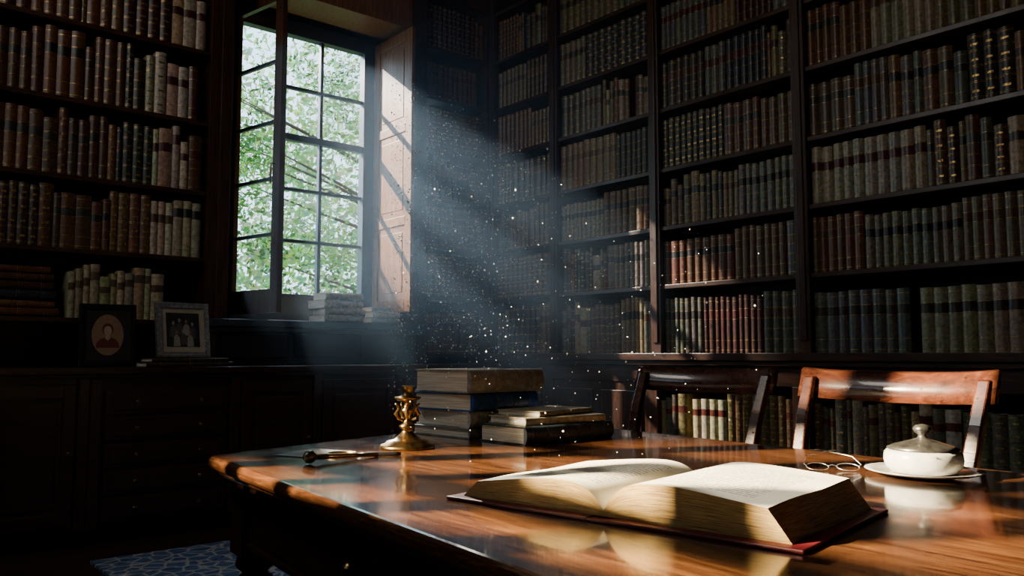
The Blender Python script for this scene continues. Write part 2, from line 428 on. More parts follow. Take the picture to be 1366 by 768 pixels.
# ---- right wall bookcase
XF = 4.28
ys = [5.30, 4.54, 3.55, 2.48, 1.25, .05, -1.15, -2.40]
RZ = [1.03, 1.48, 1.87, 2.26, 2.67, 3.07, 3.48, 3.90]
b = Buf()
for i, y in enumerate(ys):
    b.box(XF, 4.6, y-.03, y+.03, 1.03, 4.35, 0)
    b.box(XF-.022, XF+.01, y-.042, y+.042, 1.03, 4.35, 0)
    b.box(XF-.034, XF-.02, y-.022, y+.022, 1.10, 4.30, 0)
b.box(4.57, 4.6, -2.43, 5.30, 0, 4.35, 3)
for z in RZ[1:]:
    for i in range(len(ys)-1): b.box(XF-.004, 4.58, ys[i+1]+.03, ys[i]-.03, z-.028, z, 1)
b.box(XF-.12, 4.6, -2.43, 5.26, .985, 1.03, 1); b.box(XF-.10, XF, -2.43, 5.26, .955, .985, 1)
b.box(XF-.07, 4.57, -2.43, 5.26, .84, .955, 1)
b.box(XF-.05, 4.35, -2.43, 5.26, 4.25, 4.4, 1)
b.box(XF-.07, 4.57, -2.43, 5.26, 0, .10, 3)
for i in range(len(ys)-1):
    ya, yb_ = ys[i+1]+.03, ys[i]-.03
    b.box(XF-.08, 4.57, ys[i]-.05 if i else ys[i]-.09, ys[i]+.05 if i else ys[i]-.04, .0, .84, 0)
    if i < 2:
        b.box(XF-.06, 4.57, ya, yb_, .10, .84, 0)
        for (p, q) in ((ya+.06, (ya+yb_)/2-.04), ((ya+yb_)/2+.04, yb_-.06)): b.box(XF-.075, XF-.05, p, q, .18, .78, 0)
    else:
        b.box(XF-.06, 4.57, ya, yb_, .46, .49, 1)
        b.box(XF-.05, 4.57, ya, yb_, .10, .46, 0)
        for (p, q) in ((ya+.06, (ya+yb_)/2-.04), ((ya+yb_)/2+.04, yb_-.06)): b.box(XF-.065, XF-.04, p, q, .15, .41, 0)
b.obj('library_bookcase', [M_woodV, M_woodY, M_cab, M_dark], bevel=.003)
b = Buf()
for i in range(5):
    lo, hi = ys[i+1]+.032, ys[i]-.032
    for k, z in enumerate(RZ[:-1]):
        gap = RZ[k+1]-.028-z
        fill_row(b, (XF+.03, hi, z), (0, -1), hi-lo, gap, pal_right)
    if i >= 2: fill_row(b, (XF-.03, hi, .49), (0, -1), hi-lo, .33, lambda t: (random.choice(MUTED+CREAM), [1,0,3], (.1,.02,.01)))
b.obj('shelved_books', BM)

# ---- back wall bookcase left of the window
LZ = [1.0, 1.235, 1.64, 2.07, 2.53, 3.0, 3.45, 3.90]
b = Buf()
for x in (-2.40, -.85, .60, 1.94):
    b.box(x-.03, x+.03, 5.30, YB, .95, 4.35, 0); b.box(x-.04, x+.04, 5.28, 5.31, .95, 4.35, 0)
b.box(-2.43, 1.97, 5.57, YB, .95, 4.35, 2)
for z in LZ[1:]:
    for xa, xb in ((-2.37, -.88), (-.82, .57), (.63, 1.91)): b.box(xa, xb, 5.296, 5.58, z-.028, z, 1)
b.box(-2.43, 1.97, 5.26, YB, 4.25, 4.4, 1)
b.obj('library_bookcase', [M_woodV, M_woodX, M_dark], bevel=.003)
b = Buf()
for xa, xb in ((-.82, .57), (.632, 1.908)):
    for k, z in enumerate(LZ[1:-1]):
        gap = LZ[k+2]-.028-z
        if k == 0 and xa > 0: fill_row(b, (1.12, 5.32, z), (1, 0), .60, gap*.92, lambda t: (random.choice(CREAM), [1,2], (.1,.06,.03)))
        else: fill_row(b, (xa, 5.33, z), (1, 0), xb-xa, gap, pal_gilt if k == 1 else pal_left, wr=(.05, .078), nr=(1, 4))
b.obj('shelved_books', BM)
# ---- narrow bookcase right of the window
b = Buf()
for x in (3.56, 4.25):
    b.box(x-.03, x+.03, 5.30, YB, .95, 4.35, 0)
b.box(3.53, 3.60, 5.28, 5.31, .95, 4.35, 0)
b.box(3.53, 4.28, 5.57, YB, .95, 4.35, 2)
for z in RZ: b.box(3.59, 4.22, 5.296, 5.58, z-.028, z, 1)
b.obj('library_bookcase', [M_woodV, M_woodX, M_dark], bevel=.003)
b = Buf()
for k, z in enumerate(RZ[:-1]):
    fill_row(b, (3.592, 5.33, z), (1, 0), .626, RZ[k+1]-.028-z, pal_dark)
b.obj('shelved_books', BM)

# ------------------------------------------------------------------ long low cabinet under the window
cab = empty('low_cabinet')
b = Buf()
b.box(-2.4, 4.19, 4.90, 5.27, .08, .91, 0); b.box(-2.4, 4.19, 4.94, 5.27, 0, .08, 1)
b.box(-2.4, 4.15, 4.855, 5.27, .915, .95, 0); b.box(-2.4, 4.15, 4.875, 4.95, .89, .915, 0)
for x in (.2, 1.13, 1.19, 1.96, 2.50, 3.12, 3.70): b.box(x-.028, x+.028, 4.875, 4.90, .08, .89, 0)
b.obj('carcass', [M_cab, M_dark], cab, bevel=.004)
b = Buf()
hs = [.11, .255, .40, .545, .69, .83]
for i in range(5):
    b.box(1.24, 1.91, 4.88, 4.90, hs[i]+.008, hs[i+1]-.008, 0)
    b.box(1.27, 1.88, 4.872, 4.88, hs[i]+.028, hs[i+1]-.028, 0)
    for x in (1.40, 1.75): b.lathe([(.005,0),(.005,.012),(.013,.018),(.013,.026),(.004,.03)], (0,0,0), 14, 1, M=Matrix.Translation((x, 4.872, (hs[i]+hs[i+1])/2)) @ Matrix.Rotation(math.radians(90), 4, 'X'))
b.obj('drawers', [M_cab, M_brass], cab, bevel=.003)
b = Buf()
for xa, xb in ((.25, .66), (.68, 1.09), (2.0, 2.46), (2.54, 3.08), (3.16, 3.66), (3.74, 4.1)):
    b.box(xa, xb, 4.885, 4.90, .12, .86, 0)
    for q in ((xa, xa+.06, .12, .86), (xb-.06, xb, .12, .86)): b.box(q[0], q[1], 4.872, 4.89, q[2], q[3], 0)
    for q in ((.12, .19), (.79, .86)): b.box(xa+.06, xb-.06, 4.872, 4.89, q[0], q[1], 0)
    b.box(xa+.09, xb-.09, 4.877, 4.89, .22, .76, 0)
    b.lathe([(.005,0),(.005,.012),(.012,.018),(.012,.026),(.004,.03)], (0,0,0), 14, 1, M=Matrix.Translation((xb-.03, 4.872, .5)) @ Matrix.Rotation(math.radians(90), 4, 'X'))
b.obj('doors', [M_cab, M_brass], cab, bevel=.003)

# ------------------------------------------------------------------ loose books
def loose_book(name, P, ang, L, W, T, cover, parent=None, gilt=True, bands=4):
    M = Matrix.Translation(P) @ Matrix.Rotation(math.radians(ang), 4, 'Z')
    b = Buf(); ct = min(.0045, T*.13); sb = T*.28
    b.box(0, L, 0, W, 0, ct, 0, cover, M); b.box(0, L, 0, W, T-ct, T, 0, cover, M)
    b.box(.005, L-.005, .002, W-.006, ct, T-ct, 2, (1,1,1), M)
    rows = []; x = 0.0
    fs = [(i+.5)/bands for i in range(bands)] if bands else []
    for f in fs:
        c = f*L; rows += [(x, c-.007, 0, 0), (c-.007, c-.005, .0004, 1 if gilt else 0), (c-.005, c+.005, .002, 0), (c+.005, c+.007, .0004, 1 if gilt else 0)]; x = c+.007
    rows.append((x, L, 0, 0))
    seg = 8
    for x0, x1, off, m in rows:
        v = []
        for xx in (x0, x1):
            for j in range(seg+1):
                a = math.pi*j/seg
                v.append((xx, -(sb+off)*math.sin(a), T/2 - (T/2+off*.3)*math.cos(a)))
        b.add(v, [(j+1, j, seg+1+j, seg+2+j) for j in range(seg)], m, cover, True, None, M)
    for xx in (0, L):
        v = [(xx, -sb*math.sin(math.pi*j/seg), T/2-T/2*math.cos(math.pi*j/seg)) for j in range(seg+1)]
        b.add(v, [tuple(range(seg+1))], 0, cover, False, None, M)
    if gilt:
        zt = T+.0003; g = .012; t = .0015
        for q in ((g, L-g, g, g+t), (g, L-g, W-g-t, W-g), (g, g+t, g, W-g), (L-g-t, L-g, g, W-g)):
            b.box(q[0], q[1], q[2], q[3], T-.0005, zt, 1, (1,1,1), M)
    return b.obj(name, BM, parent)
st = empty('book_stack')
z = .7602
for nm, T, dx, dy, a, L, W, col, gl in (
    ('book_grey', .030, .0, .0, 6, .31, .27, (.22,.24,.26), False),
    ('book_pale', .052, .005, .01, 2, .30, .27, (.40,.43,.46), False),
    ('book_navy', .056, .008, .0, 8, .31, .26, (.018,.09,.30), True),
    ('book_tome', .073, -.005, .0, 3, .32, .27, (.24,.24,.24), True)):
    loose_book(nm, (1.565+dx, 2.055+dy, z), a, L, W, T, col, st, gl, 4 if gl else 3); z += T+.0005
st2 = empty('book_stack')
z = .7602
for nm, T, P, a, L, W, col, gl in (
    ('book_gilded', .052, (1.57, 1.80), 1, .37, .20, (.04,.06,.085), True),
    ('book_cream', .022, (1.60, 1.83), -3, .32, .18, (.46,.41,.30), False),
    ('book_thin', .016, (1.66, 1.835), 9, .27, .17, (.38,.33,.24), False)):
    loose_book(nm, (P[0], P[1], z), a, L, W, T, col, st2, gl, 6 if gl else 0); z += T+.0005
st3 = empty('book_stack'); z = 1.2505
for T, dx, dy, a, L, W, col in ((.05, 0, 0, 3, .32, .22, (.42,.36,.25)), (.045, .01, .01, -4, .31, .22, (.36,.28,.18)), (.06, .0, .0, 5, .32, .22, (.5,.44,.33)), (.05, .015, .01, -2, .29, .21, (.45,.40,.30))):
    loose_book('old_book', (2.72+dx, 5.24+dy, z), a, L, W, T, col, st3, False, 0); z += T+.0005
st4 = empty('book_stack'); z = 1.2505
for T, dx, a, L, col in ((.04, 0, 2, .24, (.3,.33,.3)), (.04, .01, -5, .22, (.45,.45,.4)), (.035, .0, 6, .20, (.25,.3,.28))):
    loose_book('old_book', (3.09+dx, 5.22, z), a, L, .15, T, col, st4, False, 0); z += T+.0005
st5 = empty('book_stack'); z = 1.2355
for T, dx, a, L in ((.05,0,0,.40),(.045,.02,1,.36),(.055,.0,-1,.38),(.05,.03,1,.34),(.045,.01,0,.36),(.04,.03,-1,.32)):
    loose_book('folio', (.68+dx, 5.335, z), a, L, .22, T, random.choice(BROWN+DARK+[(.2,.16,.1)]), st5, True, 3); z += T+.0005
st6 = empty('book_stack'); z = .9502
for T, x, L in ((.028, 1.45, .50), (.022, 1.48, .44)):
    loose_book('ledger', (x, 4.905, z), 0, L, .22, T, (.05,.035,.02), st6, True, 3); z += T+.0005

# ------------------------------------------------------------------ picture frames
def picture(name, cx, cy, zb, W, H, yaw, lean, mats, kind):
    M = Matrix.Translation((cx, cy, zb)) @ Matrix.Rotation(math.radians(yaw), 4, 'Z') @ Matrix.Rotation(math.radians(-lean), 4, 'X')
    b = Buf(); fw = .032
    for q in ((-W/2, W/2, 0, fw), (-W/2, W/2, H-fw, H), (-W/2, -W/2+fw, fw, H-fw), (W/2-fw, W/2, fw, H-fw)):
        b.box(q[0], q[1], -.012, .012, q[2], q[3], 0, M=M)
    for q in ((-W/2+.008, W/2-.008, .008, .014), (-W/2+.008, W/2-.008, H-.014, H-.008), (-W/2+.008, -W/2+.014, .008, H-.008), (W/2-.014, W/2-.008, .008, H-.008)):
        b.box(q[0], q[1], -.016, -.010, q[2], q[3], 0, M=M)
    b.box(-W/2+fw-.002, W/2-fw+.002, -.004, .010, fw-.002, H-fw+.002, 1, M=M)
    def disc(x, z_, rx, rz, y, m, n=24):
        v = [(x+rx*math.cos(2*math.pi*i/n), y, z_+rz*math.sin(2*math.pi*i/n)) for i in range(n)]
        b.add(v, [tuple(range(n))], m, (1,1,1), False, None, M)
    def poly(pts, y, m):
        b.add([(x, y, z_) for x, z_ in pts], [tuple(range(len(pts)))], m, (1,1,1), False, None, M)
    if kind == 'oval':
        disc(0, H/2, W*.28, H*.33, -.0046, 3, 40)
        poly([(-.062,.105),(.062,.105),(.058,.135),(.040,.155),(.016,.165),(-.016,.165),(-.040,.155),(-.058,.135)], -.0050, 4)
        poly([(-.012,.155),(.012,.155),(.010,.19),(-.010,.19)], -.0053, 2)
        disc(0, .212, .030, .036, -.0055, 4); disc(0, .203, .021, .028, -.0058, 2)
        poly([(-.014,.163),(0,.145),(.014,.163),(0,.168)], -.0058, 2)
    else:
        b.box(-W/2+fw+.03, W/2-fw-.03, -.0055, -.003, fw+.03, H-fw-.03, 2, M=M)
        for i, (x, zh, s, m) in enumerate(((-.060,.205,1,4),(-.022,.222,1.05,4),(.020,.215,1,3),(.058,.200,1,4),(-.042,.150,.95,3),(.0,.158,1,4),(.042,.148,.95,3))):
            dy_ = -.0003*i
            poly([(x-.022*s, zh-.085), (x+.022*s, zh-.085), (x+.019*s, zh-.030), (x+.008*s, zh-.016), (x-.008*s, zh-.016), (x-.019*s, zh-.030)], -.0058+dy_, 5 if m == 4 else 3)
            disc(x, zh, .0085*s, .0115*s, -.0060+dy_, 3 if m == 4 else 6, 14)
    b.box(-.03, .03, .012, .016, .02, H*.7, 0, M=M)
    b.add([(-.025,.016,H*.6),(.025,.016,H*.6),(.025,.10,.0+.012),(-.025,.10,.012)], [(0,1,2,3)], 0, (1,1,1), False, None, M)
    return b.obj(name, mats, bevel=.002)
M_grey = flat('photo_mid', (.09,.082,.075), .5)
M_flesh = flat('portrait_light', (.36,.27,.19), .6)
picture('picture_frame', 1.30, 5.12, .955, .30, .36, -6, 8, [M_black, M_photo, M_flesh, M_sepia, M_crimson], 'oval')
picture('picture_frame', 1.70, 5.03, 1.005, .33, .33, 8, 9, [M_silver, M_mat, M_photo, M_photolite, M_black, M_grey, M_sepia], 'group')

# ------------------------------------------------------------------ table
A = Vector((.798, 2.170)); fdir = Vector((-.095, -.9955)); B = A + fdir*2.6
C = Vector((2.243, 2.55)); Dp = C + fdir*3.0
quad = [A, B, Dp, C]
def offs(poly, d):
    n = len(poly); out = []
    for i in range(n):
        p0, p1, p2 = poly[i-1], poly[i], poly[(i+1) % n]
        a_ = (p1-p0).normalized(); c_ = (p2-p1).normalized()
        na = Vector((-a_.y, a_.x)); nc = Vector((-c_.y, c_.x))
        q0 = p0+na*d; q1 = p1+nc*d
        den = a_.x*c_.y-a_.y*c_.x
        t = ((q1.x-q0.x)*c_.y-(q1.y-q0.y)*c_.x)/den
        out.append(q0+a_*t)
    return out
def rnd(poly, r, k=5):
    n = len(poly); out = []
    for i in range(n):
        p0, p1, p2 = poly[i-1], poly[i], poly[(i+1) % n]
        s0 = p1+(p0-p1).normalized()*r; s2 = p1+(p2-p1).normalized()*r
        for j in range(k+1):
            t = j/k; out.append(s0*(1-t)**2 + p1*2*t*(1-t) + s2*t*t)
    return out
def prism(buf, layers, mat=0, smooth=False):
    v = []; f = []; n = None
    for poly, z_ in layers:
        n = len(poly); v += [(p.x, p.y, z_) for p in poly]
    for j in range(len(layers)-1):
        for i in range(n):
            k = (i+1) % n
            f.append((j*n+i, j*n+k, (j+1)*n+k, (j+1)*n+i))
    f.append(tuple(reversed(range(n)))); f.append(tuple((len(layers)-1)*n+i for i in range(n)))
    buf.add(v, f, mat, (1,1,1), smooth)
tab = empty('library_table')
b = Buf()
prof = [(.045,.705),(.03,.708),(.022,.716),(.020,.722),(.010,.726),(.003,.732),(0,.739),(0,.748),(.003,.755),(.008,.759),(.013,.760)]
prism(b, [(rnd(offs(quad, d), .03), z_) for d, z_ in prof])
b.obj('table_top', [M_table], tab)
b = Buf(); ap = offs(quad, .075)
prism(b, [(ap, .545), (ap, .706)])
ap2 = offs(quad, .068); prism(b, [(ap2, .538), (ap2, .552)])
b.obj('apron', [M_cab], tab, bevel=.003)
b = Buf(); o = ap[0]; Mf = Matrix.Translation((o.x, o.y, 0)) @ Matrix.Rotation(math.atan2(fdir.y, fdir.x), 4, 'Z')
for s0, s1 in ((.14, 1.20), (1.28, 2.3)):
    b.box(s0, s1, -.006, .006, .565, .695, 0, M=Mf)
    b.box(s0+.02, s1-.02, -.009, .006, .582, .678, 0, M=Mf)
    c_ = s0+.62
    b.lathe([(.006,0),(.006,.012),(.015,.018),(.017,.026),(.010,.034),(.002,.036)], (0,0,0), 18, 1, M=Mf @ Matrix.Translation((c_, -.009, .63)) @ Matrix.Rotation(math.radians(90), 4, 'X'))
b.obj('drawer_fronts', [M_cab, M_brass], tab, bevel=.003)
b = Buf(); lg = offs(quad, .11)
for p in lg:
    ang = math.atan2(fdir.y, fdir.x)
    Ml = Matrix.Translation((p.x, p.y, .013)) @ Matrix.Rotation(ang, 4, 'Z')
    b.box(-.05, .05, -.05, .05, .50, .695, 0, M=Ml)
    b.lathe([(.03,0),(.042,.01),(.045,.03),(.03,.05),(.026,.065),(.038,.08),(.038,.09),(.026,.10),(.030,.16),(.042,.30),(.052,.38),(.055,.41),(.045,.44),(.03,.452),(.045,.465),(.05,.475),(.045,.49),(.04,.502)], (p.x, p.y, .013), 28, 0)
b.obj('legs', [M_cab], tab)

# ------------------------------------------------------------------ chairs (back towards +X)
def chair(cx, cy, yaw, hw=.278):
    e = empty('dining_chair')
    M = Matrix.Translation((cx, cy, 0)) @ Matrix.Rotation(math.radians(yaw), 4, 'Z')
    b = Buf()
    def sweep(pts, wx, wy):
        v = []; f = []
        for (x, y, z_), sx_, sy_ in zip(pts, wx, wy):
            v += [(x-sx_/2, y-sy_/2, z_), (x+sx_/2, y-sy_/2, z_), (x+sx_/2, y+sy_/2, z_), (x-sx_/2, y+sy_/2, z_)]
        n = len(pts)
        for i in range(n-1):
            for k in range(4):
                l = (k+1) % 4; f.append((i*4+k, i*4+l, (i+1)*4+l, (i+1)*4+k))
        f.append((3,2,1,0)); f.append(tuple((n-1)*4+k for k in range(4)))
        b.add(v, f, 0, (1,1,1), False, None, M)
    for s in (-1, 1):
        y = s*(hw-.025)
        pts = [(.10, y*.86, 0), (.035, y*.88, .2), (0, y*.9, .44), (.0, y*.92, .60), (.025, y*.95, .72), (.065, y*.98, .84), (.115, y, .955)]
        sweep(pts, [.032,.036,.042,.040,.034,.030,.026], [.032,.034,.04,.040,.038,.036,.034])
        sweep([(-.42, s*.235, 0), (-.42, s*.235, .2), (-.42, s*.235, .43)], [.028,.034,.042], [.028,.034,.042])
    for s in (-1, 1): b.box(-.42, 0, s*.235-.012, s*.235+.012, .37, .43, 0, M=M)
    b.box(-.43, -.41, -.235, .235, .37, .43, 0, M=M); b.box(-.01, .01, -.235, .235, .37, .43, 0, M=M)
    for s in (-1, 1): b.box(-.41, .02, s*.23-.01, s*.23+.01, .17, .195, 0, M=M)
    b.box(-.2, -.18, -.23, .23, .172, .192, 0, M=M)
    b.obj('legs_and_posts', [M_chair], e, bevel=.005)
    b = Buf(); n = 20; v = []; f = []
    def ring(y, s):
        xc = .118 + .045*(1-(y/hw)**2) ; zt = .972 + .010*(abs(y)/hw)**3 ; zb = .893 - .010*(1-(y/hw)**2)
        th = .013
        return [(xc-th-.016, y, zb), (xc+th-.016, y, zb), (xc+th, y, (zt+zb)/2), (xc+th+.012, y, zt-.006), (xc+.012, y, zt), (xc-th+.012, y, zt-.006), (xc-th, y, (zt+zb)/2)]
    for i in range(n+1):
        y = -hw-.005 + (2*hw+.01)*i/n; v += ring(y, 0)
    for i in range(n):
        for k in range(7):
            l = (k+1) % 7; f.append((i*7+k, i*7+l, (i+1)*7+l, (i+1)*7+k))
    f.append(tuple(reversed(range(7)))); f.append(tuple(n*7+k for k in range(7)))
    b.add(v, f, 0, (1,1,1), True, None, M)
    b.obj('top_rail', [M_chair], e)
    b = Buf()
    for z0, z1, x in ((.60, .645, .012),):
        n = 12; v = []; f = []
        for i in range(n+1):
            y = -hw+.045+(2*hw-.09)*i/n; xc = x+.03*(1-(y/hw)**2)
            v += [(xc-.009,y,z0),(xc+.009,y,z0),(xc+.009,y,z1),(xc-.009,y,z1)]
        for i in range(n):
            for k in range(4):
                l = (k+1)%4; f.append((i*4+k, i*4+l, (i+1)*4+l, (i+1)*4+k))
        b.add(v, f, 0, (1,1,1), False, None, M)
    b.obj('mid_rail', [M_chair], e, bevel=.003)
    b = Buf(); b.box(-.45, .015, -.255, .255, .43, .452, 0, M=M); b.box(-.43, -.02, -.235, .235, .452, .475, 1, (.05,.012,.01), M)
    b.obj('seat', [M_chair, M_leather], e, bevel=.008)
    return e
chair(2.30, 1.80, 3)
chair(2.24, 1.11, -2)

# ------------------------------------------------------------------ open book
up = Vector((.985, .17, 0)).normalized(); rt = Vector((.17, -.985, 0)).normalized()
S0 = Vector((.965, .915, .7605))
Mo = Matrix(((rt.x, up.x, 0, S0.x), (rt.y, up.y, 0, S0.y), (0, 0, 1, S0.z), (0, 0, 0, 1)))
ob_ = empty('open_book'); PH = .34; PW = .268
b = Buf()
b.box(-.325, -.018, -.022, PH+.016, 0, .006, 0, M=Mo); b.box(.018, .325, -.022, PH+.016, 0, .006, 0, M=Mo)
b.box(-.02, .02, -.022, PH+.016, -.0004, .004, 0, M=Mo)
b.obj('cover', [M_red], ob_, bevel=.002)
def ztop(u, s):
    t = u/PW
    if s > 0: return .014 + .056*(1-math.exp(-u/.028)) - .019*t**1.6
    return .014 + .050*(1-math.exp(-u/.030)) - .028*t**1.4
for s, nm in ((-1, 'left_pages'), (1, 'right_pages')):
    b = Buf(); n = 36; nv = 8
    us = [PW*(i/n)**1.4 for i in range(n+1)]
    def fore(u, zf): return u + (1-zf)*.034*(u/PW)
    top = []
    for i, u in enumerate(us):
        for j in range(nv+1):
            vv_ = PH*j/nv
            zz = ztop(u, s) + .0012*math.sin(j*1.1+u*20)*(u/PW)
            top.append((s*u, vv_, zz))
    fc = []; uv = []
    for i in range(n):
        for j in range(nv):
            q = [i*(nv+1)+j, (i+1)*(nv+1)+j, (i+1)*(nv+1)+j+1, i*(nv+1)+j+1]
            uq = [((us[i] if a_ == 0 else us[i+1])/PW, (j+b_)/nv) for a_, b_ in ((0,0),(1,0),(1,1),(0,1))]
            if s < 0: q.reverse(); uq.reverse(); uq = [(1-x_, y_) for x_, y_ in uq]
            fc.append(q); uv.append(uq)
    b.add(top, fc, 0, (1,1,1), True, uv, Mo)
    m = 8
    for side in (0, 1):
        v = []; fc = []; uv = []; y = PH if side else 0
        for i, u in enumerate(us):
            for k in range(m+1):
                zf = k/m; z_ = .006 + (ztop(u, s)+.0012*math.sin((nv if side else 0)*1.1+u*20)*(u/PW)-.006)*zf
                v.append((s*fore(u, zf), y, z_))
        for i in range(n):
            for k in range(m):
                fc.append((i*(m+1)+k, (i+1)*(m+1)+k, (i+1)*(m+1)+k+1, i*(m+1)+k+1))
                uv.append([(us[i]*8, k/m), (us[i+1]*8, k/m), (us[i+1]*8, (k+1)/m), (us[i]*8, (k+1)/m)])
        b.add(v, fc, 1, (1,1,1), True, uv, Mo)
    v = []; fc = []; uv = []
    for j in range(nv+1):
        y = PH*j/nv
        for k in range(m+1):
            zf = k/m; zz = ztop(PW, s)+.0012*math.sin(j*1.1+PW*20)
            v.append((s*fore(PW, zf), y, .006+(zz-.006)*zf))
    for j in range(nv):
        for k in range(m):
            fc.append((j*(m+1)+k, (j+1)*(m+1)+k, (j+1)*(m+1)+k+1, j*(m+1)+k+1))
            uv.append([(j*.3, k/m), ((j+1)*.3, k/m), ((j+1)*.3, (k+1)/m), (j*.3, (k+1)/m)])
    b.add(v, fc, 1, (1,1,1), True, uv, Mo)
    b.obj(nm, [M_print, M_edges], ob_)

# ------------------------------------------------------------------ candlestick
b = Buf(); c0 = (1.29, 1.975, .76)
b.lathe([(.076,0),(.078,.004),(.074,.010),(.062,.014),(.058,.020),(.040,.024),(.026,.034),(.018,.044),(.014,.050),(.022,.056),(.024,.062),(.014,.068),(.010,.078),(.009,.090),(.016,.098),(.019,.105),(.013,.112),(.009,.120),(.012,.128),(.030,.133),(.037,.138),(.037,.142),(.020,.144),(.015,.150),(.014,.166),(.018,.170),(.018,.173),(.010,.173),(.010,.155)], c0, 36, 0)
for i in range(5):
    a = 2*math.pi*i/5+.3; cs, sn = math.cos(a), math.sin(a)
    pts = [(.008,.075),(.026,.082),(.034,.095),(.026,.108),(.030,.120),(.036,.124)]
    b.tube([(c0[0]+r*cs, c0[1]+r*sn, c0[2]+zz) for r, zz in pts], [.003,.0045,.006,.004,.005,.002], 8, 0)
b.obj('brass_candlestick', [M_brass])

# ------------------------------------------------------------------ lidded ceramic dish on a saucer
d = empty('lidded_dish'); c0 = (1.84, .80, .76)
b = Buf(); b.lathe([(.05,0),(.055,.003),(.10,.008),(.117,.013),(.118,.015),(.10,.012),(.055,.007),(.03,.006)], c0, 48, 0); b.obj('saucer', [M_ceramic], d)
b = Buf(); b.lathe([(.05,.006),(.066,.010),(.076,.022),(.079,.036),(.077,.050),(.072,.056),(.06,.057)], c0, 48, 0); b.obj('bowl', [M_ceramic], d)
b = Buf(); b.lathe([(.070,.0565),(.072,.060),(.060,.066),(.040,.072),(.020,.078),(.010,.082),(.008,.088),(.016,.094),(.019,.101),(.014,.108),(.003,.111)], c0, 48, 0); b.obj('lid', [M_pewter], d)

# ------------------------------------------------------------------ magnifying glass, stamp, letter, spectacles
b = Buf(); mc = Vector((1.06, 1.93, .765))
ring = [(mc.x+.036*math.cos(a), mc.y+.036*math.sin(a), mc.z) for a in [2*math.pi*i/32 for i in range(33)]]
b.tube(ring, .004, 8, 0)
b.lathe([(.034,-.001),(.034,.001)], tuple(mc), 32, 2)
dv = Vector((.35, -.30, 0)).normalized()
p0 = mc + dv*.038
b.tube([p0, p0+dv*.02, p0+dv*.03, p0+dv*.06, p0+dv*.10, p0+dv*.115], [.003,.003,.005,.006,.006,.004], 14, 1)
b.obj('magnifying_glass', [M_brass, M_black, M_glass])
b = Buf()
b.tube([(.905,1.83,.777),(.915,1.832,.777),(.925,1.835,.777),(.94,1.84,.775)], [.006,.015,.016,.007], 16, 1)
b.tube([(.94,1.84,.775),(1.0,1.845,.772),(1.08,1.85,.768),(1.12,1.853,.766)], [.007,.006,.005,.006], 12, 0)
b.obj('seal_stamp', [M_brass, M_pewter])
b = Buf(); Ml = Matrix.Translation((1.02, 2.03, .7605)) @ Matrix.Rotation(.4, 4, 'Z')
b.box(-.08, .08, -.055, .055, 0, .002, 0, M=Ml); b.add([(-.08,.055,.0022),(.08,.055,.0022),(0,-.005,.003)], [(0,2,1)], 0, (1,1,1), False, None, Ml)
b.obj('envelope', [flat('letter_paper', (.07,.07,.07), .6)])
b = Buf(); Ms = Matrix.Translation((1.76, .96, .7615)) @ Matrix.Rotation(math.radians(-50), 4, 'Z') @ Matrix.Rotation(math.radians(-72), 4, 'X')
for s in (-1, 1):
    b.tube([(s*.033+.024*math.cos(a), .0, .021+.019*math.sin(a)) for a in [2*math.pi*i/24 for i in range(25)]], .0011, 6, 0, M=Ms)
    b.tube([(s*.057, 0, .026), (s*.062, -.004, .026), (s*.050, -.008, .06), (-s*.01, -.009, .09), (-s*.04, -.006, .098)], .0011, 6, 0, M=Ms)
b.tube([(-.010,0,.024),(0,-.001,.029),(.010,0,.024)], .0011, 6, 0, M=Ms)
b.obj('wire_spectacles', [M_silver])

# ------------------------------------------------------------------ garden
sun_dir = Vector((-.31, -.951, -.45)).normalized()
b = Buf(); b.box(-30, 40, 6.2, 70, -.7, -.6); b.obj('garden_lawn', [M_lawn])
b = Buf()
b.tube([(12.2,18,-.6),(12.1,18,1.5),(11.6,17.8,3.5),(10.8,17.6,5.5),(10,17.5,7.5)], [.35,.28,.22,.15,.08], 10, 0)
for q in range(7):
    a = U(2.2, 4.0); z0 = U(2, 5.5); x0 = 12.1-.18*z0
    b.tube([(x0,17.8,z0),(x0+1.0*math.cos(a)-1.0,17.8+math.sin(a),z0+.6),(x0+2.0*math.cos(a)-2.2,17.8+1.6*math.sin(a),z0+1.2)], [.07,.035,.012], 6, 0)
def clump(n, xr, yr, zf, cols, cnt_, sr, sg0, sg1, clear):
    for q in range(n):
        cx, cy, cz = U(*xr), U(*yr), zf()
        cl = random.choice(cols); sg = U(sg0, sg1)
        for k in range(cnt_):
            p = Vector((random.gauss(cx,sg), random.gauss(cy,sg), random.gauss(cz,sg*.8)))
            if p.z < -.5: continue
            t = (p.y-5.75)/-sun_dir.y; q_ = p + sun_dir*t
            if 2.1 < q_.x < 3.5 and 1.3 < q_.z < 3.7 and not (clear and math.sin(q_.x*9+q_.z*5) > .93): continue
            n1 = Vector((random.gauss(0,1), random.gauss(0,1), random.gauss(0,1))).normalized(); n2 = n1.orthogonal().normalized()
            s = U(*sr)
            b.add([tuple(p-n1*s), tuple(p+n2*s*.7), tuple(p+n1*s), tuple(p-n2*s*.7)], [(0,1,2,3)], 1, tuple(x*U(.7,1.4) for x in cl))
lc = [(.18,.34,.08),(.28,.44,.11),(.12,.24,.06),(.46,.58,.22),(.22,.36,.13),(.06,.13,.035)]
clump(160, (5.6, 12.0), (14.5, 19), lambda: 9.5*U(0,1)**1.25-.1, lc, 120, (.04,.085), .25, .5, True)
lc2 = [(.32,.46,.26),(.42,.55,.34),(.24,.38,.18)]
clump(90, (8.0, 19.0), (23, 27), lambda: U(0, 1)*11, lc2, 90, (.10,.22), .5, 1.0, False)
b.obj('garden_tree', [M_bark, M_leaf])

